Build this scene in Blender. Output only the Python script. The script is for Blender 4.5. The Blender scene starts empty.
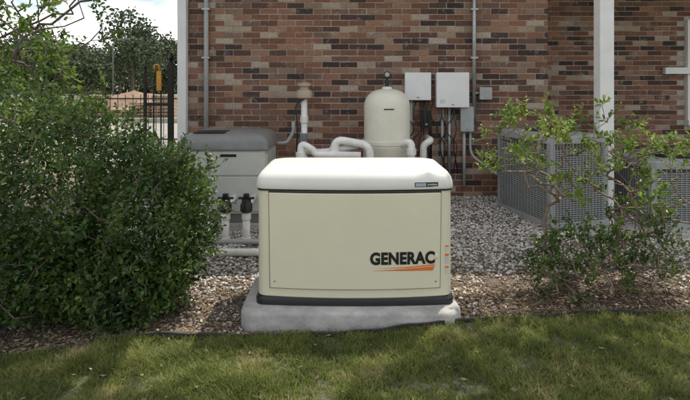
import bpy, math, random
import numpy as np
from mathutils import Vector, Matrix, noise
random.seed(7); rng=np.random.default_rng(7)
SC=bpy.context.scene
# ---------------------------------------------------------------- helpers
def link(o,parent=None):
    SC.collection.objects.link(o)
    if parent: o.parent=parent
    return o
def empty(name):
    o=bpy.data.objects.new(name,None); o.empty_display_size=.1
    return link(o)
def mesh_np(name,V,F,mat,parent=None,smooth=False):
    """V (n,3) ; F (m,k) uniform"""
    V=np.asarray(V,dtype=np.float32); F=np.asarray(F,dtype=np.int32)
    me=bpy.data.meshes.new(name); m,k=F.shape
    me.vertices.add(len(V)); me.vertices.foreach_set('co',V.ravel())
    me.loops.add(m*k); me.loops.foreach_set('vertex_index',F.ravel())
    me.polygons.add(m); me.polygons.foreach_set('loop_start',np.arange(0,m*k,k,dtype=np.int32))
    me.polygons.foreach_set('loop_total',np.full(m,k,dtype=np.int32))
    me.polygons.foreach_set('use_smooth',np.full(m,smooth,dtype=bool))
    me.update(calc_edges=True); me.validate()
    if mat: me.materials.append(mat)
    return link(bpy.data.objects.new(name,me),parent)
def mesh_py(name,V,F,mat,parent=None,smooth=False,bevel=0,seg=2):
    me=bpy.data.meshes.new(name); me.from_pydata([tuple(v) for v in V],[],F); me.update()
    import bmesh
    bm=bmesh.new(); bm.from_mesh(me); bmesh.ops.recalc_face_normals(bm,faces=bm.faces); bm.to_mesh(me); bm.free()
    if smooth:
        for p in me.polygons: p.use_smooth=True
    if mat: me.materials.append(mat)
    o=link(bpy.data.objects.new(name,me),parent)
    if bevel:
        b=o.modifiers.new('b','BEVEL'); b.width=bevel; b.segments=seg; b.limit_method='ANGLE'
    return o
CV=np.array([[0,0,0],[1,0,0],[1,1,0],[0,1,0],[0,0,1],[1,0,1],[1,1,1],[0,1,1]],float)
CF=np.array([[0,3,2,1],[4,5,6,7],[0,1,5,4],[1,2,6,5],[2,3,7,6],[3,0,4,7]])
def box(name,x0,x1,y0,y1,z0,z1,mat,parent=None,bevel=.004,seg=2):
    V=[(x0+(x1-x0)*c[0],y0+(y1-y0)*c[1],z0+(z1-z0)*c[2]) for c in CV]
    return mesh_py(name,V,[list(map(int,f)) for f in CF],mat,parent,False,bevel,seg)
def boxes(name,B,mat,parent=None):
    B=np.asarray(B,float); lo=B[:,[0,2,4]]; hi=B[:,[1,3,5]]
    V=(lo[:,None,:]+(hi-lo)[:,None,:]*CV[None]).reshape(-1,3)
    F=(CF[None]+8*np.arange(len(B))[:,None,None]).reshape(-1,4)
    return mesh_np(name,V,F,mat,parent)
def frame(d):
    d=d/np.linalg.norm(d); a=np.array([0,0,1.]) if abs(d[2])<.9 else np.array([1.,0,0])
    u=np.cross(a,d); u/=np.linalg.norm(u); return u,np.cross(d,u)
def tube(name,pts,r,mat,parent=None,n=14,fil=.04):
    P=[np.array(p,float) for p in pts]; Q=[P[0]]
    for i in range(1,len(P)-1):
        a,b,c=P[i-1],P[i],P[i+1]; l1=np.linalg.norm(a-b); l2=np.linalg.norm(c-b); f=min(fil,l1*.45,l2*.45)
        p0=b+(a-b)/l1*f; p2=b+(c-b)/l2*f
        for t in np.linspace(0,1,6): Q.append((1-t)**2*p0+2*t*(1-t)*b+t*t*p2)
    Q.append(P[-1]); V=[];F=[]
    u=None
    for i,q in enumerate(Q):
        d=(Q[min(i+1,len(Q)-1)]-Q[max(i-1,0)]); d=d/np.linalg.norm(d)
        if u is None: u,v=frame(d)
        else:
            u=u-d*np.dot(u,d); u/=np.linalg.norm(u); v=np.cross(d,u)
        for k in range(n):
            a=2*math.pi*k/n; V.append(q+r*(math.cos(a)*u+math.sin(a)*v))
    for i in range(len(Q)-1):
        for k in range(n):
            F.append([i*n+k,i*n+(k+1)%n,(i+1)*n+(k+1)%n,(i+1)*n+k])
    F.append(list(range(n))[::-1]); F.append([(len(Q)-1)*n+k for k in range(n)])
    o=mesh_py(name,V,F,mat,parent,True); o.data.polygons[-1].use_smooth=False;o.data.polygons[-2].use_smooth=False
    return o
def lathe(name,prof,c,mat,parent=None,n=40):
    V=[];F=[];m=len(prof)
    for r,z in prof:
        for k in range(n):
            a=2*math.pi*k/n; V.append((c[0]+r*math.cos(a),c[1]+r*math.sin(a),c[2]+z))
    for i in range(m-1):
        for k in range(n): F.append([i*n+k,i*n+(k+1)%n,(i+1)*n+(k+1)%n,(i+1)*n+k])
    F.append([k for k in range(n)][::-1]); F.append([(m-1)*n+k for k in range(n)])
    o=mesh_py(name,V,F,mat,parent,True)
    e=o.modifiers.new('e','EDGE_SPLIT'); e.split_angle=math.radians(40)
    return o
# ---------------------------------------------------------------- materials
def mat(name,col,rough=.5,var=.12,scale=6,bump=0,bscale=60,metal=0,spec=.5,dirt=None,dirtamt=.3,coat=0):
    m=bpy.data.materials.new(name); m.use_nodes=True; nt=m.node_tree; N=nt.nodes; L=nt.links
    b=N['Principled BSDF']; b.inputs['Roughness'].default_value=rough; b.inputs['Metallic'].default_value=metal
    b.inputs['Specular IOR Level'].default_value=spec; b.inputs['Coat Weight'].default_value=coat
    tc=N.new('ShaderNodeTexCoord'); nz=N.new('ShaderNodeTexNoise'); nz.inputs['Scale'].default_value=scale; nz.inputs['Detail'].default_value=6
    nz.inputs['Roughness'].default_value=.65
    L.new(tc.outputs['Object'],nz.inputs['Vector'])
    mx=N.new('ShaderNodeMix'); mx.data_type='RGBA'
    col=tuple(col[:3])+(1,)
    d=dirt if dirt else tuple(c*(1-var*2.2) for c in col[:3])+(1,)
    mx.inputs['A'].default_value=tuple(min(1,c*(1+var*.5)) for c in col[:3])+(1,); mx.inputs['B'].default_value=d
    mr=N.new('ShaderNodeMapRange'); mr.inputs['From Min'].default_value=.35; mr.inputs['From Max'].default_value=.75
    mr.inputs['To Max'].default_value=dirtamt if dirt else 1
    L.new(nz.outputs['Fac'],mr.inputs['Value']); L.new(mr.outputs['Result'],mx.inputs['Factor']); L.new(mx.outputs['Result'],b.inputs['Base Color'])
    if bump:
        n2=N.new('ShaderNodeTexNoise'); n2.inputs['Scale'].default_value=bscale; n2.inputs['Detail'].default_value=5
        bp=N.new('ShaderNodeBump'); bp.inputs['Strength'].default_value=bump; bp.inputs['Distance'].default_value=.01
        L.new(tc.outputs['Object'],n2.inputs['Vector']); L.new(n2.outputs['Fac'],bp.inputs['Height']); L.new(bp.outputs['Normal'],b.inputs['Normal'])
    return m
def island_mat(name,stops,rough=.8,bump=.4,bscale=40,noisemix=None,transl=0,val=.25,spec=.4,clump=0,big=0):
    m=bpy.data.materials.new(name); m.use_nodes=True; nt=m.node_tree; N=nt.nodes; L=nt.links
    b=N['Principled BSDF']; b.inputs['Roughness'].default_value=rough; b.inputs['Specular IOR Level'].default_value=spec
    g=N.new('ShaderNodeNewGeometry'); cr=N.new('ShaderNodeValToRGB'); tc=N.new('ShaderNodeTexCoord')
    els=cr.color_ramp.elements
    els[0].position=stops[0][0]; els[0].color=stops[0][1]; els[1].position=stops[-1][0]; els[1].color=stops[-1][1]
    for p,c in stops[1:-1]:
        e=els.new(p); e.color=c
    src=g.outputs['Random Per Island']
    if clump:
        nc=N.new('ShaderNodeTexNoise'); nc.inputs['Scale'].default_value=clump; L.new(tc.outputs['Object'],nc.inputs['Vector'])
        ma=N.new('ShaderNodeMath'); ma.operation='MULTIPLY_ADD'; ma.inputs[1].default_value=.5
        mb=N.new('ShaderNodeMath'); mb.operation='MULTIPLY_ADD'; mb.inputs[1].default_value=1.6; mb.inputs[2].default_value=-.55
        L.new(nc.outputs['Fac'],mb.inputs[0]); L.new(src,ma.inputs[0]); L.new(mb.outputs[0],ma.inputs[2]); src=ma.outputs[0]
    L.new(src,cr.inputs['Fac']); out=cr.outputs['Color']
    if val or bump:
        nz=N.new('ShaderNodeTexNoise'); nz.inputs['Scale'].default_value=bscale; nz.inputs['Detail'].default_value=4; nz.inputs['Roughness'].default_value=.7
        L.new(tc.outputs['Object'],nz.inputs['Vector'])
    if noisemix:
        mx=N.new('ShaderNodeMix'); mx.data_type='RGBA'; mx.inputs['B'].default_value=noisemix[0]
        n3=N.new('ShaderNodeTexNoise'); n3.inputs['Scale'].default_value=noisemix[1]; n3.inputs['Detail'].default_value=7; n3.inputs['Roughness'].default_value=.75
        L.new(tc.outputs['Object'],n3.inputs['Vector'])
        mr=N.new('ShaderNodeMapRange'); mr.inputs['From Min'].default_value=noisemix[2]; mr.inputs['From Max'].default_value=noisemix[2]+.15; mr.inputs['To Max'].default_value=noisemix[3]
        L.new(n3.outputs['Fac'],mr.inputs['Value']); L.new(mr.outputs['Result'],mx.inputs['Factor']); L.new(out,mx.inputs['A']); out=mx.outputs['Result']
    if val:
        hv=N.new('ShaderNodeHueSaturation'); mr=N.new('ShaderNodeMapRange'); mr.inputs['From Min'].default_value=.3; mr.inputs['From Max'].default_value=.7
        mr.inputs['To Min'].default_value=1-val; mr.inputs['To Max'].default_value=1+val
        L.new(nz.outputs['Fac'],mr.inputs['Value']); L.new(mr.outputs['Result'],hv.inputs['Value']); L.new(out,hv.inputs['Color']); out=hv.outputs['Color']
    if big:
        n5=N.new('ShaderNodeTexNoise'); n5.inputs['Scale'].default_value=.9; n5.inputs['Detail'].default_value=3; L.new(tc.outputs['Object'],n5.inputs['Vector'])
        h5=N.new('ShaderNodeHueSaturation'); m5=N.new('ShaderNodeMapRange'); m5.inputs['From Min'].default_value=.3; m5.inputs['From Max'].default_value=.7
        m5.inputs['To Min'].default_value=1-big; m5.inputs['To Max'].default_value=1+big
        L.new(n5.outputs['Fac'],m5.inputs['Value']); L.new(m5.outputs['Result'],h5.inputs['Value']); L.new(out,h5.inputs['Color']); out=h5.outputs['Color']
    L.new(out,b.inputs['Base Color'])
    if bump:
        bp=N.new('ShaderNodeBump'); bp.inputs['Strength'].default_value=bump; bp.inputs['Distance'].default_value=.006
        L.new(nz.outputs['Fac'],bp.inputs['Height']); L.new(bp.outputs['Normal'],b.inputs['Normal'])
    if transl:
        tr=N.new('ShaderNodeBsdfTranslucent'); ms=N.new('ShaderNodeMixShader'); ms.inputs[0].default_value=transl
        h2=N.new('ShaderNodeHueSaturation'); h2.inputs['Hue'].default_value=.485; h2.inputs['Value'].default_value=1.8; L.new(out,h2.inputs['Color'])
        L.new(h2.outputs['Color'],tr.inputs['Color']); L.new(b.outputs[0],ms.inputs[1]); L.new(tr.outputs[0],ms.inputs[2])
        L.new(ms.outputs[0],N['Material Output'].inputs['Surface'])
    return m
C=lambda r,g,b:(r,g,b,1)
M_brick=island_mat('brick',[(0,C(.045,.032,.029)),(.14,C(.09,.050,.038)),(.30,C(.17,.078,.050)),(.5,C(.235,.112,.070)),(.66,C(.30,.165,.105)),(.78,C(.13,.068,.050)),(.9,C(.33,.235,.165)),(1,C(.42,.34,.27))],
    rough=.92,bump=.6,bscale=45,noisemix=(C(.50,.44,.37),9,.56,.6),val=.3,big=.14)
M_mortar=mat('mortar',(.44,.39,.33),.95,.15,20,.5,90)
M_tan=mat('cream_paint',(.70,.655,.485),.42,.025,3,.03,300,spec=.45)
M_lid=mat('lid_paint',(.66,.645,.58),.4,.03,4,.03,300)
M_black=mat('black_plastic',(.015,.015,.016),.45,.1)
M_darkgrey=mat('dark_grey_plastic',(.16,.16,.155),.5,.1,8,.05,200)
M_hlid=mat('heater_lid_grey',(.21,.21,.20),.5,.1,8,.05,200)
M_heat=mat('heater_grey',(.52,.52,.48),.5,.06,5,.03,200)
M_pvc=mat('white_pvc',(.78,.77,.74),.4,.06,12,dirt=C(.45,.42,.36),dirtamt=.55)
M_tank=mat('filter_tank',(.70,.67,.56),.4,.05,5)
M_white=mat('white_paint',(.78,.77,.75),.5,.05,6)
M_whitebox=mat('white_enamel',(.74,.74,.72),.45,.04,5)
M_boxgrey=mat('box_grey',(.36,.37,.36),.5,.08,8)
M_ac=mat('condenser_paint',(.31,.32,.31),.5,.08,8)
M_coil=mat('condenser_coil',(.09,.09,.09),.7,.2,30)
M_steel=mat('galvanised',(.42,.43,.43),.4,.12,18,metal=.6)
M_conc=mat('concrete',(.42,.405,.375),.9,.2,7,.4,60)
M_conc2=mat('concrete_road',(.27,.25,.22),.9,.1,2,.2,30)
M_orange=mat('orange_decal',(.72,.16,.02),.4,.02)
M_ink=mat('black_decal',(.012,.012,.012),.4,.02)
M_soil=mat('mulch_soil',(.17,.135,.105),.97,.28,14,1,120)
M_bark=mat('bark',(.15,.115,.09),.9,.2,25,.8,80)
M_twig=mat('twig',(.24,.17,.12),.85,.2,30)
M_roof=mat('shingle',(.12,.11,.10),.95,.2,30,.5,60)
M_glass=mat('window_glass',(.03,.035,.04),.08,.05)
M_rubber=mat('lawn_edging',(.03,.027,.024),.7,.2,30,.3,100)
M_dirt=mat('dirt',(.25,.16,.105),.95,.2,3,.5,12)
M_grassfar=mat('far_grass',(.10,.12,.055),.95,.2,2,.5,30,dirt=C(.20,.17,.11),dirtamt=.8)
M_lawn=mat('lawn_soil',(.10,.10,.055),.95,.25,18,.6,120)
M_peb=island_mat('pebbles',[(0,C(.22,.19,.16)),(.25,C(.35,.31,.27)),(.5,C(.50,.46,.42)),(.75,C(.64,.61,.57)),(.92,C(.76,.74,.71)),(1,C(.32,.20,.13))],rough=.85,bump=0,bscale=90,val=0)
M_chip=island_mat('litter',[(0,C(.07,.048,.035)),(.5,C(.17,.12,.08)),(.8,C(.28,.20,.12)),(1,C(.40,.32,.21))],rough=.9,bump=0,val=0)
M_leafA=island_mat('shrub_leaf',[(0,C(.018,.042,.010)),(.4,C(.042,.085,.017)),(.8,C(.085,.15,.026)),(1,C(.17,.24,.045))],rough=.42,bump=0,transl=.3,val=0,clump=3.5,spec=.5)
M_leafB=island_mat('sapling_leaf',[(0,C(.05,.09,.018)),(.4,C(.10,.165,.03)),(.8,C(.19,.27,.05)),(1,C(.29,.35,.08))],rough=.5,bump=0,transl=.4,val=0,clump=4)
M_leafC=island_mat('tree_leaf',[(0,C(.04,.08,.016)),(.5,C(.08,.145,.026)),(1,C(.17,.24,.05))],rough=.5,bump=0,transl=.4,val=0,clump=2)
M_leafF=island_mat('hazed_far_leaf',[(0,C(.055,.075,.045)),(.5,C(.09,.115,.065)),(1,C(.14,.17,.10))],rough=.9,bump=0,transl=0,val=0,clump=.25)  # paler, greyer leaf colour with distance haze mixed in
M_blade=island_mat('grass_blade',[(0,C(.07,.09,.024)),(.4,C(.13,.165,.04)),(.7,C(.20,.225,.06)),(.86,C(.33,.30,.13)),(1,C(.50,.42,.24))],rough=.6,bump=0,transl=.38,val=0,clump=3)
# ---------------------------------------------------------------- terrain
EX=[-40,-6,-3,-1.8,-1.2,-.6,.05,.55,.9,1.34,2.18,4,40]; EY=[1.6,2.3,2.6,2.78,2.93,2.99,3.03,3.09,3.19,3.26,3.31,3.36,3.5]
def edge(x): return np.interp(x,EX,EY)
def gz(x,y):
    x=np.asarray(x,float); y=np.asarray(y,float)
    t=np.clip((y-3.2)/2.8,0,1); z=.17*t
    z=z+np.clip((y-14)/200,0,1)*(-.5)
    n=.012*np.sin(x*3.1+y*1.7)+.008*np.sin(x*7.3-y*5.1)
    return z+n
xs=np.concatenate([-np.geomspace(6,400,24)[::-1],np.linspace(-5.8,5.8,110),np.geomspace(6,400,24)])
ys=np.concatenate([-np.geomspace(1,300,18)[::-1],np.linspace(0,9,120),np.geomspace(9.2,700,40)])
X,Y=np.meshgrid(xs,ys); V=np.stack([X,Y,gz(X,Y)],-1).reshape(-1,3)
nx=len(xs); I,J=np.meshgrid(np.arange(nx-1),np.arange(len(ys)-1)); a=(J*nx+I).ravel()
F=np.stack([a,a+1,a+nx+1,a+nx],1)
g=mesh_np('ground',V,F,M_soil,None,True)
g.data.materials.append(M_grassfar)
cen=V[F].mean(1); g.data.polygons.foreach_set('material_index',((cen[:,1]>8)|(np.abs(cen[:,0])>6)).astype(np.int32))
# lawn sheet
xs=np.concatenate([np.linspace(-40,-6,20),np.linspace(-5.8,5.8,120),np.linspace(6,40,20)]); V=[];K=26
for x in xs:
    e=float(edge(x))-.01
    for k in range(K):
        t=(k/(K-1))**2; y=e-t*30
        V.append((x,y,float(gz(x,y))+.012))
V=np.array(V); I,J=np.meshgrid(np.arange(K-1),np.arange(len(xs)-1)); a=(J*K+I).ravel()
mesh_np('lawn',V,np.stack([a,a+1,a+K+1,a+K],1),M_lawn,None,True)
# grass blades
def blades(n,x0,x1,y0,hmin,hmax):
    x=rng.uniform(x0,x1,n); e=edge(x)-.012+rng.uniform(0,.03,n); y=y0+(e-y0)*rng.uniform(0,1,n)
    clump=np.array([noise.noise(Vector((a*5,b*5,0)))+.6*noise.noise(Vector((a*17,b*17,4))) for a,b in zip(x,y)])
    keep=rng.uniform(-.9,.3,n)<clump+.12; x=x[keep];y=y[keep];clump=clump[keep];n=len(x)
    h=rng.uniform(hmin,hmax,n)*(1+.6*clump); a=rng.uniform(0,6.283,n); lean=rng.uniform(.1,1.2,n)*h; la=rng.uniform(0,6.283,n)
    w=rng.uniform(.0014,.0028,n); z=gz(x,y)+.008
    B=np.stack([x,y,z],1); U=np.stack([np.cos(a),np.sin(a),0*a],1)*w[:,None]; Ld=np.stack([np.cos(la),np.sin(la),0*a],1)
    mid=B+Ld*(lean*.3)[:,None]; mid[:,2]+=h*.6; tip=B+Ld*lean[:,None]; tip[:,2]+=h
    V=np.stack([B-U,B+U,mid+U*.8,mid-U*.8,tip],1).reshape(-1,3); o=5*np.arange(n)
    T1=np.stack([o,o+1,o+2],1);T2=np.stack([o,o+2,o+3],1);T3=np.stack([o+3,o+2,o+4],1)
    return V,np.concatenate([T1,T2,T3])
V1,F1=blades(190000,-2.6,2.7,2.0,.018,.045)
mesh_np('grass',V1,F1,M_blade)
# lawn edging strip
exs=np.linspace(-6,6,240); V=[]
for i,x in enumerate(exs):
    y=float(edge(x)); z=float(gz(x,y)); h=.036+.010*math.sin(x*5)+.004*math.sin(x*23); w=.006*math.sin(x*2.7+1)
    for dy,dz in ((0,-.04),(0,h),(.008,h+.004),(.016,h),(.016,-.04)): V.append((x,y+w+dy,z+dz))
n=len(exs); F=[]
for i in range(n-1):
    for k in range(4): F.append([i*5+k,i*5+k+1,(i+1)*5+k+1,(i+1)*5+k])
mesh_np('lawn_edging',V,F,M_rubber)
# ---------------------------------------------------------------- pebbles
ph=(1+5**.5)/2
IV=np.array([(-1,ph,0),(1,ph,0),(-1,-ph,0),(1,-ph,0),(0,-1,ph),(0,1,ph),(0,-1,-ph),(0,1,-ph),(ph,0,-1),(ph,0,1),(-ph,0,-1),(-ph,0,1)]); IV/=np.linalg.norm(IV[0])
IF=np.array([(0,11,5),(0,5,1),(0,1,7),(0,7,10),(0,10,11),(1,5,9),(5,11,4),(11,10,2),(10,7,6),(7,1,8),(3,9,4),(3,4,2),(3,2,6),(3,6,8),(3,8,9),(4,9,5),(2,4,11),(6,2,10),(8,6,7),(9,8,1)])
def rotz(V,a):
    c=np.cos(a)[:,None];s=np.sin(a)[:,None]; return np.stack([V[...,0]*c-V[...,1]*s,V[...,0]*s+V[...,1]*c,V[...,2]],-1)
n=60000; x=rng.uniform(-2.4,4.2,n); y=3.05+2.95*rng.uniform(0,1,n)
d=y-edge(x); prob=np.clip((d-.1)/1.1,.0,1)**.9
pn=np.array([noise.noise(Vector((a*2.2,b*2.2,3))) for a,b in zip(x,y)])
prob=np.clip(prob+.55*pn,0.0,1); prob[d<.04]=0
shr=((x-1.5)/.55)**2+((y-3.55)/.4)**2<1; prob[shr]*=.25
keep=(rng.uniform(0,1,n)<prob)&~((x>-.6)&(x<.68)&(y>3.12)&(y<3.95)); x=x[keep];y=y[keep];n=len(x)
s=rng.uniform(.006,.0145,n)
Vp=IV[None]*s[:,None,None]*rng.uniform(.7,1.3,(n,1,3))*(1+rng.uniform(-.12,.12,(n,12,1)))*np.array([1.15,.95,.62])
Vp=rotz(Vp,rng.uniform(0,6.28,n)); Vp=Vp+np.stack([x,y,gz(x,y)+s*rng.uniform(.1,.7,n)],1)[:,None]
mesh_np('gravel',Vp.reshape(-1,3),(IF[None]+12*np.arange(n)[:,None,None]).reshape(-1,3),M_peb,None,True)
# litter (bark chips, dry leaves)
n=20000; x=rng.uniform(-2.6,3.6,n); d=np.abs(rng.normal(0,.40,n)); y=edge(x)+.03+d
n2=6000; x=np.concatenate([x,rng.uniform(-2.4,3,n2)]); y=np.concatenate([y,rng.uniform(3.3,5.8,n2)]); n=len(x)
k=~((x>-.63)&(x<.7)&(y>3.09)&(y<3.97)); x=x[k];y=y[k]
# a few dry leaves on the pad's rim and on the grass; a raked heap beside the edging at the right
zz=gz(x,y)+.011
hx=rng.normal(1.36,.11,900); hy=rng.normal(3.31,.025,900); hz=gz(hx,hy)+.012+np.abs(rng.normal(0,.012,900))
gx=rng.uniform(-2.4,2.6,260); gy=rng.uniform(2.2,3.0,260); gzz=gz(gx,gy)+.035
x=np.concatenate([x,hx,gx]);y=np.concatenate([y,hy,gy]);zz=np.concatenate([zz,hz,gzz]);n=len(x)
Lg=rng.uniform(.006,.02,n); V=np.zeros((n,4,3)); w=Lg*rng.uniform(.2,.6,n)
V[:,0,0]=-Lg;V[:,1,1]=-w;V[:,2,0]=Lg;V[:,3,1]=w; V[:,:,2]=rng.uniform(-.004,.006,(n,4)); V=rotz(V,rng.uniform(0,6.28,n))
V+=np.stack([x,y,zz],1)[:,None]
mesh_np('leaf_litter',V.reshape(-1,3),(np.arange(4)[None]+4*np.arange(n)[:,None]),M_chip)
# ---------------------------------------------------------------- brick house
house=empty('brick_house')
def bricks(name,o,u,nrm,length,z0,z1,flip=0,hole=None):
    o=np.array(o,float);u=np.array(u,float);nrm=np.array(nrm,float); Vs=[]
    ch=.0677; bl=.203; m=.0098; r=int((z1-z0)/ch)
    for j in range(r):
        off=((j+flip)%2)*bl/2; s=-off
        while s<length:
            a=max(s,0)+m/2; b=min(s+bl,length)-(m/2 if s+bl<length-1e-6 else 0)
            if s<=0: a=0
            s+=bl
            if b-a<.03: continue
            za=z0+j*ch+m; zb=z0+(j+1)*ch
            if hole and not(b<hole[0] or a>hole[1] or zb<hole[2] or za>hole[3]): continue
            d=rng.uniform(-.003,.003); jj=rng.uniform(-.0022,.0022,4)
            for c in CV:
                xx=(a+(jj[0] if a>0 else 0)) if c[0]==0 else (b+jj[1])
                p=o+u*xx-nrm*(.03*c[1])+nrm*(d if c[1]==0 else 0)
                Vs.append((p[0],p[1],(za+jj[2]) if c[2]==0 else (zb+jj[3])))
    n=len(Vs)//8
    return mesh_np(name,Vs,(CF[None]+8*np.arange(n)[:,None,None]).reshape(-1,4),M_brick,house)
WL,WR,WY,WT=-1.885,2.32,6.0,3.1
bricks('front_bricks',(WL,WY,0),(1,0,0),(0,-1,0),WR-WL,.02,WT)
bricks('side_bricks',(WR,WY+.032,0),(0,1,0),(1,0,0),1.17,.02,WT,1)
bricks('porch_bricks',(WR+.002,7.2,0),(1,0,0),(0,-1,0),5,.02,WT,1,hole=(2.35,3.8,.9,2.35))
bricks('end_bricks',(WL,WY+.032,0),(0,1,0),(-1,0,0),8,.02,WT,1)
box('mortar_front',WL+.006,WR-.006,WY+.006,WY+.3,-.2,WT,M_mortar,house,0)
box('mortar_porch',WR-.3,7.3,7.206,7.5,-.2,WT,M_mortar,house,0)
box('mortar_side',WR-.28,WR-.006,WY+.3,7.206,-.2,WT,M_mortar,house,0)
box('mortar_end',WL+.006,WL+.28,WY+.3,14,-.2,WT,M_mortar,house,0)
box('back_wall',WL+.28,7.3,13.7,14,-.2,WT,M_mortar,house,0)
wx=WR+.6
box('window_glass',wx+1.82,wx+3.14,7.19,7.2,.96,2.3,M_glass,house,0)
boxes('window_frame',[(wx+1.75,wx+3.2,7.15,7.205,2.28,2.34),(wx+1.75,wx+3.2,7.13,7.205,.9,.97),(wx+1.75,wx+1.82,7.15,7.205,.97,2.28),(wx+3.13,wx+3.2,7.15,7.205,.97,2.28),(wx+1.82,wx+3.13,7.16,7.195,1.6,1.65)],M_white,house)
ro=.42
mesh_py('roof',[(WL-ro,WY-ro,WT+.2),(8,WY-ro,WT+.2),(8,14.4,WT+.2),(WL-ro,14.4,WT+.2),(WL+2,10,WT+2.2),(7,10,WT+2.2)],[[0,1,5,4],[1,2,5],[2,3,4,5],[3,0,4],[0,3,2,1]],M_roof,house)
box('soffit',WL-ro,8,WY-ro,14.4,WT+.02,WT+.19,M_white,house,0)
box('gutter',WL-ro,8,WY-ro-.12,WY-ro-.002,WT+.06,WT+.19,M_white,house,.02)
box('downspout',-1.885,-1.785,5.89,5.985,.35,WT+.02,M_white,house,.012)
tube('vent_conduit',[(-1.575,5.955,.4),(-1.575,5.955,WT)],.027,M_boxgrey,house)
tube('service_conduit',[(1.465,5.955,.95),(1.465,5.955,WT)],.022,M_steel,house)
for z in (1.75,2.3): boxes('strap',[(1.425,1.505,5.93,5.996,z,z+.02),(-1.62,-1.53,5.925,5.996,z,z+.02)],M_steel,house)
box('porch_post',2.44,2.575,5.02,5.155,.1,WT+.02,M_white,house,.006)
box('shelf_trim',4.35,4.75,7.12,7.19,1.60,1.69,M_white,house,.006)
# ---------------------------------------------------------------- concrete pad
def rrect(cx,cy,hx,hy,r,n=6,bow=0):
    P=[]
    for q,(sx,sy) in enumerate(((1,1),(-1,1),(-1,-1),(1,-1))):
        for k in range(n+1):
            a=math.pi/2*(q+k/n); x=cx+sx*(hx-r)+r*math.cos(a); y=cy+sy*(hy-r)+r*math.sin(a); P.append([x,y])
    out=[]; m=len(P)
    for i in range(m):
        a=P[i]; b=P[(i+1)%m]; out.append(a)
        if abs(a[0]-b[0])>hx:
            for t in np.linspace(0,1,18)[1:-1]: out.append([a[0]+(b[0]-a[0])*t,a[1]+(b[1]-a[1])*t])
    if bow:
        for p in out:
            if p[1]<cy: p[1]-=bow*(1-((p[0]-cx)/hx)**2)*min(1,(cy-p[1])/(hy*.6))
    return out
def loft(name,rings,mat,parent,smooth=True,split=35):
    V=[];F=[];n=len(rings[0][0])
    for P,z in rings:
        for p in P: V.append((p[0],p[1],z))
    for i in range(len(rings)-1):
        for k in range(n): F.append([i*n+k,i*n+(k+1)%n,(i+1)*n+(k+1)%n,(i+1)*n+k])
    F.append(list(range(n))[::-1]); F.append([(len(rings)-1)*n+k for k in range(n)])
    o=mesh_py(name,V,F,mat,parent,smooth)
    if smooth:
        e=o.modifiers.new('e','EDGE_SPLIT'); e.split_angle=math.radians(split)
    return o
loft('concrete_pad',[(rrect(.035,3.535,.672,.43,.11),-.05),(rrect(.035,3.535,.67,.43,.11),.078),(rrect(.035,3.535,.664,.424,.11),.092),(rrect(.035,3.535,.652,.412,.105),.10)],M_conc,None)
# ---------------------------------------------------------------- standby generator
gen=empty('standby_generator')
GX,GY=.06,3.54
BW=.048
R=lambda dx,dy,r,bow=BW: rrect(GX,GY,.60+dx,.30+dy,r,8,bow)
loft('base',[(R(.012,.010,.05,.03),.1),(R(.014,.012,.05,.03),.135),(R(.004,.004,.05,.03),.150),(R(-.004,-.004,.05,.03),.152)],M_black,gen)
loft('body',[(R(-.006,-.006,.05),.150),(R(0,0,.05),.156),(R(0,0,.05),.815)],M_tan,gen)
loft('lid',[(R(-.004,-.004,.05),.812),(R(.013,.013,.06),.814),(R(.015,.015,.06),.822),(R(.012,.012,.06),.850),(R(.004,.002,.06),.880),(R(-.012,-.022,.07),.905),(R(-.035,-.055,.08),.923),(R(-.065,-.10,.09),.933),(R(-.12,-.17,.09,.03),.939),(R(-.22,-.24,.04,.005),.942)],M_lid,gen,True,50)
loft('lid_shadow_strip',[(R(.002,.002,.05),.800),(R(.006,.006,.05),.801),(R(.006,.006,.05),.8125),(R(.002,.002,.05),.813)],M_black,gen)  # black strip painting the dark shadow line under the lid
def fy(x):
    u=(x-GX)/.60; return GY-.30-BW*(1-u*u)
def panel(name,x0t,x1t,x0b,x1b,z0,z1,off,mat,rows=12,cols=30):
    V=[];F=[]
    for j in range(rows+1):
        t=j/rows; z=z0+(z1-z0)*t
        xa=x0b+(x0t-x0b)*t; xb=x1b+(x1t-x1b)*t
        for i in range(cols+1):
            s=i/cols; x=xa+(xb-xa)*s
            V.append((x,fy(x)-off,z))
    n=(rows+1)*(cols+1)
    for v in V[:n]: V.append((v[0],v[1]+off+.001,v[2]))
    w=cols+1
    for j in range(rows):
        for i in range(cols): F.append([j*w+i,j*w+i+1,(j+1)*w+i+1,(j+1)*w+i])
    for i in range(cols):
        F.append([i,i+1,n+i+1,n+i]); F.append([rows*w+i,rows*w+i+1,n+rows*w+i+1,n+rows*w+i])
    for j in range(rows):
        F.append([j*w,(j+1)*w,n+(j+1)*w,n+j*w]); F.append([j*w+cols,(j+1)*w+cols,n+(j+1)*w+cols,n+j*w+cols])
    return mesh_py(name,V,F,mat,gen,False,.006,3)
panel('door_shadow_gap',-.472,.594,-.464,.586,.202,.799,.0015,M_black)
panel('front_door',-.468,.590,-.460,.582,.207,.790,.012,M_tan)
lv=[]
for i in range(14):
    z=.30+i*.028
    lv.append((GX+.598,GX+.604,GY-.2,GY+.2,z,z+.012)); lv.append((GX-.604,GX-.598,GY-.2,GY+.2,z,z+.012))
boxes('side_louvers',lv,M_darkgrey,gen)
def decal(name,pts,mat,off=.0125,yfun=fy):
    return mesh_py(name,[(x,yfun(x)-off,z) for x,z in pts],[list(range(len(pts)))],mat,gen)
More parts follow.
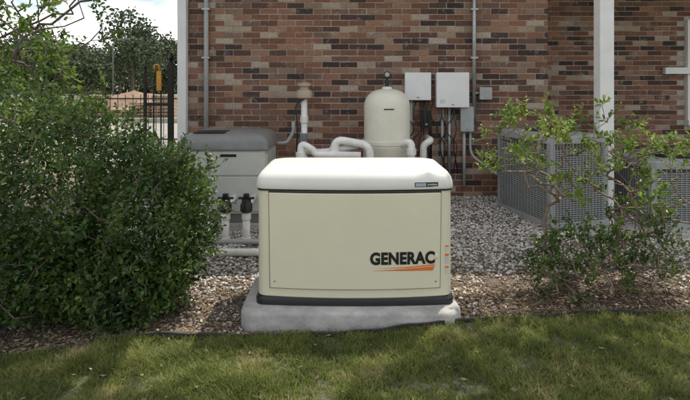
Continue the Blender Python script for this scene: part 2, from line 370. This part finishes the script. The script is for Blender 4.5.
def text(name,s,x0,x1,z0,z1,mat,parent,yf,shear=0,bold=.0,):
    cu=bpy.data.curves.new(name,'FONT'); cu.body=s; cu.size=1; cu.offset=bold; cu.shear=shear; cu.extrude=0; cu.space_character=1.06
    o=bpy.data.objects.new(name+'_c',cu); SC.collection.objects.link(o); bpy.context.view_layer.update()
    dg=bpy.context.evaluated_depsgraph_get(); me=bpy.data.meshes.new_from_object(o.evaluated_get(dg))
    bpy.data.objects.remove(o)
    co=np.array([v.co[:] for v in me.vertices]); lo=co.min(0);hi=co.max(0)
    for v in me.vertices:
        x=x0+(v.co.x-lo[0])/(hi[0]-lo[0])*(x1-x0); z=z0+(v.co.y-lo[1])/(hi[1]-lo[1])*(z1-z0)
        v.co=(x,yf(x),z)
    me.materials.clear(); me.materials.append(mat); me.name=name
    return link(bpy.data.objects.new(name,me),parent)
text('logo_lettering','GENERAC',.152,.550,.358,.436,M_ink,gen,lambda x:fy(x)-.0145,0,.05)
decal('logo_swoosh_upper',[(.165,.337),(.36,.343),(.548,.354),(.548,.347),(.38,.3375)],M_orange,.0145)
decal('logo_swoosh_lower',[(.155,.323),(.345,.331),(.40,.334),(.548,.342),(.535,.317),(.38,.320)],M_orange,.0145)
LY=lambda x:fy(x)-.0125
def strip(name,x0,x1,z0,z1,mat,off):
    xs=np.linspace(x0,x1,8); V=[(x,LY(x)-off,z) for z in (z0,z1) for x in xs]
    F=[[i,i+1,8+i+1,8+i] for i in range(7)]
    return mesh_py(name,V,F,mat,gen)
strip('lid_badge',.425,.57,.828,.856,M_ink,.003)
strip('badge_chip',.430,.495,.832,.852,mat('badge_blue',(.42,.47,.55),.4),.0036)
text('badge_text','GUARDIAN',.503,.563,.837,.848,M_white,gen,lambda x:LY(x)-.004,0,.02)
M_lab=mat('label_white',(.60,.58,.52),.5)
for i,(z0,z1,m) in enumerate(((.398,.412,M_orange),(.355,.395,M_lab),(.325,.336,M_orange),(.290,.323,M_lab),(.455,.463,M_orange),(.43,.452,M_lab))):
    decal('warning_label',[(.616,z0),(.638,z0),(.638,z1),(.616,z1)],m,.002,lambda x:fy(.614))
for x,z in ((-.43,.25),(.555,.25)):
    lathe('screw',[(.0065,0),(.006,.003),(.003,.004)],(0,0,0),M_steel,gen,12).matrix_world=Matrix.Translation((x,fy(x)-.012,z))@Matrix.Rotation(math.radians(90),4,'X')
lathe('door_lock',[(.013,0),(.013,.004),(.009,.005)],(0,0,0),M_tan,gen,16).matrix_world=Matrix.Translation((.562,fy(.562)-.012,.40))@Matrix.Rotation(math.radians(90),4,'X')
# ---------------------------------------------------------------- pool heater (left)
ht=empty('pool_heater')
HX,HY,Hx,Hy=-1.15,5.3,.40,.36
loft('slab',[(rrect(HX,HY,.47,.42,.02),.02),(rrect(HX,HY,.47,.42,.02),.15)],M_conc,ht)
loft('cabinet_base',[(rrect(HX,HY,Hx-.01,Hy-.01,.03),.15),(rrect(HX,HY,Hx-.01,Hy-.01,.03),.24)],M_darkgrey,ht)
loft('cabinet',[(rrect(HX,HY,Hx,Hy,.03),.24),(rrect(HX,HY,Hx,Hy,.03),.84)],M_heat,ht)
loft('lid',[(rrect(HX,HY,Hx+.02,Hy+.02,.04),.835),(rrect(HX,HY,Hx+.028,Hy+.028,.04),.845),(rrect(HX,HY,Hx+.025,Hy+.025,.04),.91),(rrect(HX,HY,Hx,Hy,.05),.955),(rrect(HX,HY,Hx-.05,Hy-.06,.06),.985),(rrect(HX,HY,Hx-.12,Hy-.14,.05),.995)],M_hlid,ht)
box('upper_panel',HX-Hx+.03,HX+Hx-.03,HY-Hy-.012,HY-Hy+.004,.60,.82,M_heat,ht,.006)
box('lower_panel',HX-Hx+.03,HX+Hx-.03,HY-Hy-.010,HY-Hy+.004,.26,.585,M_heat,ht,.006)
box('brand_plate',HX-.02,HX+.13,HY-Hy-.016,HY-Hy-.011,.775,.80,M_ink,ht,0)
box('side_panel',HX+Hx-.004,HX+Hx+.012,HY-Hy+.04,HY+Hy-.04,.28,.80,M_heat,ht,.006)
boxes('side_grille',[(HX+Hx+.012,HX+Hx+.02,HY-.25,HY+.25,.35+i*.03,.362+i*.03) for i in range(6)],M_darkgrey,ht)
box('control_panel',HX-.3,HX+.0,HY-.30,HY-.05,.992,1.0,M_ink,ht,.003)
# valve manifold
vm=empty('valve_manifold')
for x in (-1.035,-.855):
    tube('riser',[(x,4.55,.0),(x,4.55,.36)],.033,M_pvc,vm)
    lathe('valve_body',[(.042,0),(.052,.01),(.052,.065),(.04,.085),(.04,.105),(.022,.115)],(x,4.55,.35),M_black,vm,24)
    box('valve_handle',x-.07,x+.07,4.535,4.565,.46,.48,M_black,vm,.008)
    box('valve_knob',x-.024,x+.024,4.53,4.57,.47,.51,M_black,vm,.008)
    tube('side_port',[(x,4.55,.40),(x,4.95,.40)],.030,M_pvc,vm)
    for z in (.08,.29): lathe('coupling',[(.041,0),(.041,.05)],(x,4.55,z),M_pvc,vm,24)
tube('return_pipe',[(-2.3,4.28,.085),(-1.0,4.28,.085),(-.62,4.28,.085),(-.3,4.5,.085)],.032,M_pvc,vm)
tube('suction_pipe',[(-2.3,4.52,.10),(-1.045,4.52,.10),(-.5,4.52,.10),(.1,4.8,.12)],.026,M_boxgrey,vm)
# ---------------------------------------------------------------- vent stand pipe
sp=empty('vent_standpipe')
tube('stack',[(-.435,5.6,.15),(-.435,5.6,1.33)],.034,M_pvc,sp)
lathe('cap',[(.05,0),(.085,.015),(.088,.05),(.082,.09),(.05,.105),(.05,.135),(.075,.14),(.075,.17),(.03,.18)],(-.435,5.6,1.30),mat('tan_cap',(.42,.33,.25),.6),sp,24)
lathe('coupling',[(.044,0),(.044,.07)],(-.435,5.6,1.05),M_pvc,sp,20)
box('actuator',-.475,-.395,5.5,5.56,.84,.94,M_darkgrey,sp,.01)
tube('cable',[(-.40,5.56,1.32),(-.53,5.56,1.25),(-.50,5.56,1.0),(-.52,5.6,.7),(-.45,5.6,.4)],.008,M_black,sp,8,.12)
tube('grey_pipe',[(-.9,5.62,.83),(-.62,5.62,.83),(-.55,5.62,.95),(-.55,5.6,1.06)],.02,M_boxgrey,sp,10)
# plumbing
pl=empty('pool_plumbing')
tube('loop_pipe',[(-.42,5.0,.15),(-.42,5.0,.90),(-.30,5.0,.83),(-.28,5.0,.79),(.15,5.0,.78)],.034,M_pvc,pl,16,.06)
tube('arched_pipe',[(-.10,5.05,.2),(-.10,5.05,.93),(.24,5.05,.87),(.24,5.05,.3)],.038,M_pvc,pl,16,.09)
tube('cross_pipe',[(.12,5.1,.86),(-.2,5.1,.80),(-.45,5.12,.80)],.03,M_pvc,pl,16,.06)
tube('tank_pipe',[(.66,5.2,.2),(.66,5.2,.89),(.50,5.35,.83)],.036,M_pvc,pl,16,.06)
for p in ((-.42,5.0,.75),(.66,5.2,.76),(-.10,5.05,.8)): lathe('coupling',[(.047,0),(.047,.06)],p,M_pvc,pl,20)
tube('elbow_pipe',[(.82,5.5,.1),(.82,5.5,.82),(.9,5.5,.87),(.9,5.8,.87)],.036,M_pvc,pl,16,.05)
# ---------------------------------------------------------------- filter tank
ft=empty('filter_tank'); fc=(.44,5.5,0)
lathe('lower_shell',[(.20,.14),(.23,.16),(.245,.24),(.25,.78),(.262,.80),(.262,.835),(.248,.84)],fc,M_tank,ft,48)
lathe('clamp_band',[(.256,.835),(.268,.84),(.268,.875),(.256,.88)],fc,M_tank,ft,48)
lathe('upper_shell',[(.24,.88),(.241,1.22),(.236,1.27),(.22,1.315),(.19,1.355),(.15,1.385),(.09,1.405),(.055,1.41),(.05,1.43),(.03,1.435)],fc,M_tank,ft,48)
lathe('air_relief',[(.022,1.43),(.022,1.47),(.03,1.475),(.03,1.5),(.012,1.505),(.012,1.53)],fc,M_black,ft,20)
g1=lathe('pressure_gauge',[(.034,-.012),(.036,0),(.036,.012),(.03,.014)],(0,0,0),M_black,ft,24); g1.location=(.44,5.485,1.56); g1.rotation_euler=(math.radians(90),0,0)
g2=lathe('gauge_face',[(.024,.014),(.024,.0155)],(0,0,0),M_boxgrey,ft,24); g2.location=(.44,5.485,1.56); g2.rotation_euler=(math.radians(90),0,0)
box('label',.39,.49,5.256,5.262,1.20,1.212,M_ink,ft,0)
lathe('tank_foot',[(.22,.05),(.22,.14)],fc,M_black,ft,32)
# ---------------------------------------------------------------- wall equipment
def wallbox(name,x0,x1,z0,z1,d,m,extra=None):
    e=empty(name); box('enclosure',x0+.006,x1-.006,WY-d,WY-.004,z0,z1,m,e,.006); box('cover',x0,x1,WY-d-.014,WY-d+.012,z0-.005,z1+.006,m,e,.006)
    box('latch',(x0+x1)/2-.015,(x0+x1)/2+.015,WY-d-.02,WY-d-.012,z0+.02,z0+.035,M_steel,e,.002)
    return e
e1=wallbox('pool_timer_box',.672,.965,1.285,1.585,.11,M_whitebox)
tube('conduit',[(.75,5.94,1.29),(.75,5.94,.6)],.016,M_boxgrey,e1,10); tube('conduit',[(.9,5.94,1.29),(.9,5.94,1.1),(.97,5.94,1.0),(.97,5.94,.5)],.014,M_black,e1,10,.06)
e2=wallbox('transfer_switch_box',1.02,1.385,1.205,1.585,.14,M_whitebox)
tube('conduit',[(1.1,5.94,1.21),(1.1,5.94,.4)],.016,M_boxgrey,e2,10); tube('conduit',[(1.18,5.94,1.21),(1.18,5.94,.4)],.018,M_steel,e2,10)
box('warning_label',1.06,1.12,WY-.1555,WY-.1545,1.25,1.29,mat('label_pale',(.6,.6,.55),.5),e2,0)
e3=wallbox('junction_box',1.52,1.66,1.29,1.42,.07,M_boxgrey)
tube('conduit',[(1.53,5.95,1.36),(1.47,5.95,1.36)],.012,M_steel,e3,10)
e4=wallbox('disconnect_switch',1.30,1.45,.93,1.20,.09,M_boxgrey)
box('handle',1.452,1.475,WY-.07,WY-.04,1.0,1.08,M_ink,e4,.004)
tube('conduit',[(1.35,5.95,.94),(1.35,5.95,.3)],.018,M_boxgrey,e4,10); tube('conduit',[(1.42,5.95,.94),(1.42,5.95,.66),(1.62,5.6,.5)],.014,M_boxgrey,e4,10,.1)
e5=wallbox('control_receiver',.86,.98,.98,1.16,.06,M_ink)
cb=empty('cable_bundle')
for i in range(10):
    x=.74+.055*i+random.uniform(-.02,.02); a=random.uniform(-.1,.1)
    tube('cable',[(x,5.93,1.27),(x+a*.6,5.90,1.1),(x-a,5.91,.95),(x+a,5.92,.8),(x+.03,5.9,.45)],.0065,M_black,cb,6,.12)
# ---------------------------------------------------------------- AC condensers
def condenser(loc,rot,w,d,h,nm):
    e=empty(nm)
    B=[];hw=w/2;hd=d/2
    box('coil_core',-hw+.02,hw-.02,-hd+.02,hd-.02,.06,h-.05,M_coil,e,0)
    c=.05
    boxes('corner_posts',[(sx*hw-(c if sx>0 else 0),sx*hw+(0 if sx>0 else c),sy*hd-(c if sy>0 else 0),sy*hd+(0 if sy>0 else c),.04,h-.06) for sx in(-1,1) for sy in(-1,1)],M_ac,e)
    n=int((h-.2)/.020)
    for i in range(n):
        z=.10+i*.020; t=.010
        B+=[(-hw+c,hw-c,-hd+.002,-hd+.012,z,z+t),(-hw+c,hw-c,hd-.012,hd-.002,z,z+t),(-hw+.002,-hw+.012,-hd+c,hd-c,z,z+t),(hw-.012,hw-.002,-hd+c,hd-c,z,z+t)]
    for k in range(1,18):
        x=-hw+w*k/18; y=-hd+d*k/18
        B+=[(x-.003,x+.003,-hd-.003,-hd+.001,.08,h-.07),(-hw-.003,-hw+.001,y-.003,y+.003,.08,h-.07),(x-.003,x+.003,hd-.001,hd+.003,.08,h-.07),(hw-.001,hw+.003,y-.003,y+.003,.08,h-.07)]
    boxes('louvers',B,M_ac,e)
    box('base_pan',-hw-.005,hw+.005,-hd-.005,hd+.005,.02,.09,M_ac,e,.006)
    V=[];F=[];r=min(hw,hd)-.06;n=48
    for k in range(n):
        a=2*math.pi*k/n; ca,sa=math.cos(a),math.sin(a); s=1/max(abs(ca)/(hw+.008),abs(sa)/(hd+.008))
        V+= [(ca*s,sa*s,h-.07),(ca*s,sa*s,h-.01),(ca*(s-.02),sa*(s-.02),h),(ca*r,sa*r,h+.015),(ca*r,sa*r,h-.06)]
    for k in range(n):
        for j in range(4): F.append([k*5+j,((k+1)%n)*5+j,((k+1)%n)*5+j+1,k*5+j+1])
    mesh_py('top_cover',V,F,M_ac,e)
    for rr in np.linspace(.06,r,7):
        tube('fan_guard',[(rr*math.cos(2*math.pi*k/32),rr*math.sin(2*math.pi*k/32),h+.02) for k in range(33)],.003,M_ink,e,5,.001)
    boxes('fan_spokes',[(-r,r,-.004,.004,h+.012,h+.018),(-.004,.004,-r,r,h+.018,h+.024)],M_ink,e)
    lathe('fan_hub',[(.08,0),(.08,.05),(.06,.06)],(0,0,h-.05),M_ink,e,20)
    e.location=loc; e.rotation_euler=(0,0,rot); return e
condenser((2.06,5.30,.10),math.radians(14),.62,.92,.88,'air_conditioner')
condenser((3.25,5.25,.08),math.radians(2),.85,.75,.66,'air_conditioner.001')
box('equipment_slab',1.70,3.8,4.7,5.85,0,.115,M_conc,None,.01)
# ---------------------------------------------------------------- foliage
def leaf_mesh(P,D,Nn,Lg,W):
    D=D/np.linalg.norm(D,axis=1)[:,None]; S=np.cross(D,Nn); S/=np.linalg.norm(S,axis=1)[:,None]+1e-9; U=np.cross(S,D)
    n=len(P); t=lambda a,s,u:P+D*(Lg*a)[:,None]+S*(W*s)[:,None]+U*(W*u)[:,None]
    V=np.stack([t(0,0,0),t(.3,.85,.35),t(.7,.8,.3),t(1,0,-.15),t(.7,-.8,.3),t(.3,-.85,.35)],1).reshape(-1,3)
    o=6*np.arange(n)
    return V,np.concatenate([np.stack([o,o+1,o+2,o+3],1),np.stack([o,o+3,o+4,o+5],1)])
def segs_mesh(A,B,ra,rb,k=5):
    A=np.array(A);B=np.array(B);ra=np.array(ra);rb=np.array(rb);n=len(A); D=B-A; D/=np.linalg.norm(D,axis=1)[:,None]+1e-9
    ref=np.where(np.abs(D[:,2:3])<.9,np.array([[0,0,1.]]),np.array([[1.,0,0]])); U=np.cross(ref,D); U/=np.linalg.norm(U,axis=1)[:,None]; W=np.cross(D,U)
    an=2*np.pi*np.arange(k)/k
    ring=lambda P,r:P[:,None]+r[:,None,None]*(np.cos(an)[None,:,None]*U[:,None]+np.sin(an)[None,:,None]*W[:,None])
    V=np.concatenate([ring(A,ra),ring(B,rb)],1).reshape(-1,3); F=[]
    o=2*k*np.arange(n)
    for i in range(k): F.append(np.stack([o+i,o+(i+1)%k,o+k+(i+1)%k,o+k+i],1))
    return V,np.concatenate(F)
def rnd(n):
    v=rng.normal(size=(n,3)); return v/np.linalg.norm(v,axis=1)[:,None]
def plant(name,roots,targets,mleaf,mbark,center,step=.08,r0=.002,rexp=.45,twigs=2,tl=.15,leaves=10,ll=(.022,.036),wr=.27,up=.4,out=.5,fill=None,wob=.012,rmax=.03):
    nodes=[np.array(r,float) for r in roots]; par=[-1]*len(nodes)
    T=np.array(targets); root0=np.mean(np.array(roots),0)
    order=np.argsort(np.linalg.norm(T-root0,axis=1)); tips=[]
    for ti in order:
        t=T[ti]; A=np.array(nodes); dd=np.linalg.norm(A-t,axis=1)
        pen=np.where(A[:,2]>t[2],.6,0)*(A[:,2]-t[2])*3
        i=int(np.argmin(dd+pen)); L=dd[i]; k=max(1,int(L/step)); p0=nodes[i].copy(); cur=i
        for s in range(1,k+1):
            f=s/k; p=p0+(t-p0)*f; p[2]+=-.05*L*math.sin(math.pi*f); p+=rng.normal(0,wob,3)*(1 if s<k else 0)
            nodes.append(p); par.append(cur); cur=len(nodes)-1
        tips.append(cur)
    N=len(nodes); cnt=np.zeros(N)
    for t in tips: cnt[t]+=1
    for i in range(N-1,-1,-1):
        if par[i]>=0: cnt[par[i]]+=cnt[i]
    r=np.minimum(r0*np.maximum(cnt,1)**rexp,rmax); A=[];B=[];ra=[];rb=[]
    for i in range(N):
        if par[i]>=0: A.append(nodes[par[i]]);B.append(nodes[i]);ra.append(min(r[par[i]],r[i]*1.35));rb.append(r[i])
    src=np.array([i for i in range(N) if cnt[i]<=2 and par[i]>=0]); P=np.array(nodes)[src]; P=np.repeat(P,twigs,0); n=len(P)
    O=P-np.array(center); O/=np.linalg.norm(O,axis=1)[:,None]+1e-9
    D=O*out+np.array([0,0,up])+rnd(n)*.8; D/=np.linalg.norm(D,axis=1)[:,None]; Lt=rng.uniform(.4,1,n)*tl
    E=P+D*Lt[:,None]
    A+=list(P);B+=list(E);ra+=[r0*.8]*n;rb+=[r0*.35]*n
    V,F=segs_mesh(A,B,ra,rb,4); root=empty(name)
    mesh_np('branches',V,F,mbark,root,True)
    t=np.tile(np.linspace(.15,1,leaves),n)+rng.uniform(-.05,.05,n*leaves); Pi=np.repeat(P,leaves,0)+np.repeat(D*Lt[:,None],leaves,0)*t[:,None]
    Dl=np.repeat(D,leaves,0)*.7+rnd(n*leaves)*.9; Nn=rnd(n*leaves)*.7+np.array([0,0,1.]); m=n*leaves
    Lg=rng.uniform(ll[0],ll[1],m)*(1.1-.3*t.clip(0,1))
    if fill is not None:
        fp=np.array(fill); fp=fp[fp[:,2]>.03]; k=len(fp); Pi=np.concatenate([Pi,fp]); Dl=np.concatenate([Dl,rnd(k)+np.array([0,0,.2])]); Nn=np.concatenate([Nn,rnd(k)*.8+np.array([0,-.3,.8])]); Lg=np.concatenate([Lg,rng.uniform(ll[0],ll[1],k)])
    V,F=leaf_mesh(Pi,Dl,Nn,Lg,Lg*wr)
    mesh_np('foliage',V,F,mleaf,root,False)
    return root
def ell(c,r,n,shell=.55,zmin=0,seed=0,amp=.18,fr=1.7):
    out=[]; c=np.array(c); r=np.array(r)
    while len(out)<n:
        d=rnd(1)[0]; v=Vector(d*fr)
        k=1+amp*noise.noise(v+Vector((seed,0,0)))*2+amp*.5*noise.noise(v*3+Vector((seed,5,0)))*2
        rr=(shell+(1-shell)*rng.uniform(0,1)**.6)*k; p=c+d*r*rr
        if p[2]>zmin: out.append(p)
    return out
# big dense shrub (left)
def bushpts(n,sh,a=.15):
    return (ell((-1.78,3.50,.66),(.84,.56,.60),int(n*.36),sh,.04,1,a)+ell((-1.31,3.46,.50),(.40,.44,.46),int(n*.18),sh,.04,4,a)
      +ell((-2.2,3.5,.82),(.65,.5,.64),int(n*.20),sh,.04,8,a)+ell((-1.42,3.20,.22),(.42,.24,.27),int(n*.13),sh-.1,.03,9,a)+ell((-2.05,3.13,.28),(.45,.26,.34),int(n*.13),sh-.1,.03,10,a))
plant('evergreen_shrub',[(-1.7,3.5,0),(-1.4,3.45,0),(-2.0,3.5,0),(-1.6,3.3,0),(-2.1,3.25,0)],bushpts(1450,.75),M_leafA,M_bark,(-1.7,3.5,.5),.1,.002,.36,3,.15,8,(.026,.044),.30,.4,.7,fill=bushpts(25000,.7),rmax=.016)
# overhanging young tree (upper left)
T=ell((-2.95,4.7,2.15),(.85,.7,.75),170,.2,1.0,3,.2)+ell((-2.7,4.4,1.4),(.62,.5,.36),120,.2,.8,5)+ell((-3.6,5.2,2.4),(1.2,1.2,1.3),80,.3,1.0,6)
plant('young_tree',[(-3.5,4.9,0),(-3.48,4.9,.5),(-3.45,4.9,1.0)],T,M_leafC,M_bark,(-3.3,4.8,1.8),.14,.003,.45,3,.2,9,(.04,.065),.32,.2,.5)
# right: sparse multi-stem shrub
T=ell((1.62,3.75,.92),(.52,.33,.38),110,.25,.4,11,.25)+ell((1.28,3.7,1.02),(.30,.3,.32),52,.3,.4,12)+ell((2.15,3.65,.74),(.38,.3,.40),85,.3,.25,14)
plant('deciduous_shrub',[(1.5,3.62,0),(1.62,3.6,0),(1.42,3.66,0),(1.8,3.62,0),(1.50,3.63,.25),(1.66,3.61,.25),(1.38,3.68,.3),(1.86,3.62,.2)],T,M_leafB,M_twig,(1.6,3.7,.5),.09,.0022,.40,3,.16,7,(.032,.052),.30,.4,.5,rmax=.014)
T=ell((1.58,3.55,.22),(.36,.26,.27),200,.3,.03,15,.2)+ell((2.02,3.6,.30),(.34,.25,.30),130,.3,.03,16,.2)
plant('low_shrub',[(1.6,3.58,0),(1.75,3.6,0),(1.95,3.6,0)],T,M_leafA,M_twig,(1.7,3.6,.1),.09,.002,.38,3,.12,8,(.022,.038),.30,.5,.5,rmax=.01)
# unseen tree added off frame; crown blobs placed to shade the lawn with gaps
T=ell((.15,4.95,5.0),(.72,.50,.35),110,.2,3.4,21,.2)+ell((2.75,4.9,5.0),(.95,.5,.35),130,.2,3.4,23,.2)+ell((1.55,4.55,5.1),(.35,.22,.3),25,.2,3.4,24,.2)+ell((4.3,3.8,5.2),(.9,1.3,.8),90,.2,3.2,26,.2)
plant('added_shade_tree',[(4.6,2.6,0),(4.58,2.65,1.0),(4.55,2.7,2.0),(4.5,2.9,3.2),(4.4,3.2,4.0)],T,M_leafC,M_bark,(2.5,4.5,4.6),.25,.006,.5,3,.34,8,(.07,.11),.35,.1,.5,rmax=.1)
# ---------------------------------------------------------------- background
def fartree(c,r,n,seed):
    P=[]
    for k in range(8):
        d=rnd(1)[0]; cc=np.array(c)+d*np.array(r)*.55; cc[2]=max(cc[2],c[2]-r[2]*.4)
        P+=ell(cc,np.array(r)*rng.uniform(.34,.58),n//8,.5,.4,seed+k,.2,2)
    return np.array(P)
bgp=[]; A=[];B=[];ra=[];rb=[]
for i,(px,d,h,w) in enumerate([(60,48,5.8,3.5),(84,44,5.2,2.6),(104,60,6.8,3.2),(132,48,8.4,3.0),(152,55,8.8,3.2),(170,62,7.0,3.2),(30,45,7,4),(5,50,8,4),(195,60,7,4),(120,80,7,4.5),(95,80,7,4.5),(70,70,6.5,4.5),(146,85,8,5)]):
    X=(px-345)/525*d; bgp.append(fartree((X,d,h*.55),(w,w,h*.45),2600,i*10)); A.append((X,d,-.2));B.append((X,d,h*.55));ra.append(.25);rb.append(.1)
P=np.concatenate(bgp); n=len(P); bt=empty('distant_trees')
V,F=leaf_mesh(P,rnd(n),rnd(n)+np.array([0,-.5,.6]),rng.uniform(.2,.4,n),rng.uniform(.09,.16,n)); mesh_np('foliage',V,F,M_leafF,bt)
V,F=segs_mesh(A,B,ra,rb,8); mesh_np('trunks',V,F,M_bark,bt)
P=np.array([(rng.uniform(-70,10),rng.uniform(84,90),rng.uniform(-.3,1)*2.6) for _ in range(8000)]); n=len(P)
V,F=leaf_mesh(P,rnd(n),rnd(n)+np.array([0,-.5,.6]),rng.uniform(.4,.8,n),rng.uniform(.2,.3,n)); mesh_np('hedgerow',V,F,M_leafF)
# dirt mound
V=[];n=40
for j in range(n+1):
    for i in range(n+1):
        x=-14+9*i/n; y=22+8*j/n; u=(i/n-.5)*2;v=(j/n-.5)*2; h=max(0,1-(u*u+v*v))**.8
        V.append((x,y,-.1+h*(1.1+.7*noise.noise(Vector((x*.6,y*.6,0))))+.2*noise.noise(Vector((x*3,y*3,1)))*h))
F=[]
for j in range(n):
    for i in range(n): F.append([j*(n+1)+i,j*(n+1)+i+1,(j+1)*(n+1)+i+1,(j+1)*(n+1)+i])
mesh_np('dirt_mound',V,F,M_dirt,None,True)
mesh_py('road',[(-4.3,8.5,.20),(-2.4,8.5,.20),(-5.3,17,.20),(-30,18,.18),(-30,14.5,.18),(-6.6,14,.20)],[[0,1,2,3,4,5]],M_conc2)
boxes('kerb',[(-30,-5.4,18.05,18.2,.0,.3)],M_conc)
# iron fence
fe=empty('iron_fence'); fyy=6.45; B=[]
B.append((-2.17,-2.11,fyy-.03,fyy+.03,.05,1.72))
B.append((-2.47,-2.44,fyy-.02,fyy+.02,.05,1.62))
B+=[(-2.44,-2.17,fyy-.012,fyy+.012,z,z+.03) for z in (.3,1.2,1.4)]
B+=[(x-.007,x+.007,fyy-.008,fyy+.008,.2,1.52) for x in (-2.26,-2.35)]
boxes('bars',B,M_ink,fe); lathe('finial',[(.035,0),(.035,.02),(.015,.03),(.035,.06),(.03,.09),(.003,.13)],(-2.14,fyy,1.72),M_ink,fe,16)
lathe('finial',[(.025,0),(.01,.02),(.025,.05),(.003,.09)],(-2.455,fyy,1.62),M_ink,fe,12)
B=[]
for i in range(15):
    x=-3.0-.16*i; B.append((x-.006,x+.006,11-.006,11+.006,.2,1.25))
B+=[(-5.4,-3.0,10.99,11.01,z,z+.03) for z in (.3,1.15)]
boxes('bars_low',B,M_ink,fe)
yf=empty('yellow_gate_latch'); ym=mat('yellow_paint',(.75,.36,.04),.5); box('plate',-2.30,-2.24,fyy-.05,fyy-.02,1.38,1.62,ym,yf,.006); tube('hook',[(-2.27,fyy-.035,1.61),(-2.27,fyy-.035,1.70),(-2.33,fyy-.035,1.70),(-2.33,fyy-.035,1.64)],.010,ym,yf,8)
lp=empty('street_lamp'); X=(113-345)/525*38; tube('pole',[(X,38,0),(X,38,4.6),(X+.8,38,4.8)],.06,M_darkgrey,lp,8,.4); box('lamp_head',X+.7,X+1.2,37.9,38.1,4.72,4.84,M_darkgrey,lp,.02)
st=empty('stacked_pallets'); Bx=[]
for i in range(6):
    x=-12.2+i*.9; Bx+=[(x,x+.8,20.9,21.7,.1+k*.14,.2+k*.14) for k in range(3+i%3*2)]
boxes('pallet_boards',Bx,mat('pallet_wood',(.36,.25,.17),.9,.2,6),st)
# ---------------------------------------------------------------- light
S=Vector((.30,.42,.86)).normalized()
su=bpy.data.lights.new('sun','SUN'); su.energy=5.0; su.angle=math.radians(.5); su.color=(1,.94,.82)
so=link(bpy.data.objects.new('sun',su)); so.rotation_euler=S.to_track_quat('Z','Y').to_euler(); so.location=(5,5,20)
w=bpy.data.worlds.new('World'); SC.world=w; w.use_nodes=True; N=w.node_tree.nodes; L=w.node_tree.links
sk=N.new('ShaderNodeTexSky'); sk.sky_type='NISHITA'; sk.sun_disc=False; sk.sun_elevation=math.asin(S.z); sk.sun_rotation=math.atan2(S.x,S.y)
sk.dust_density=1.5; sk.air_density=1.1
tc=N.new('ShaderNodeTexCoord'); mp=N.new('ShaderNodeMapping'); mp.inputs['Scale'].default_value=(1,1,3); mp.inputs['Location'].default_value=(.35,0,.2); nz=N.new('ShaderNodeTexNoise'); nz.inputs['Scale'].default_value=3.2; nz.inputs['Detail'].default_value=5; nz.inputs['Roughness'].default_value=.55
mr=N.new('ShaderNodeMapRange'); mr.inputs['From Min'].default_value=.42; mr.inputs['From Max'].default_value=.62; mr.inputs['To Max'].default_value=.9
mx=N.new('ShaderNodeMix'); mx.data_type='RGBA'; mx.inputs['B'].default_value=(13.5,13.2,12.8,1)
L.new(tc.outputs['Generated'],mp.inputs[0]); L.new(mp.outputs[0],nz.inputs['Vector']); L.new(nz.outputs['Fac'],mr.inputs['Value']); L.new(mr.outputs['Result'],mx.inputs['Factor'])
L.new(sk.outputs[0],mx.inputs['A']); L.new(mx.outputs['Result'],N['Background'].inputs['Color']); N['Background'].inputs['Strength'].default_value=.15
# ---------------------------------------------------------------- camera
cam=bpy.data.cameras.new('camera'); co=link(bpy.data.objects.new('camera',cam)); co.location=(0,0,1.45); co.rotation_euler=(math.radians(90),0,0)
cam.sensor_width=36; cam.lens=36*525/690; cam.shift_y=-115/690; cam.clip_end=2000; cam.clip_start=.05
SC.camera=co
SC.view_settings.view_transform='Standard'; SC.view_settings.look='None'; SC.view_settings.exposure=0
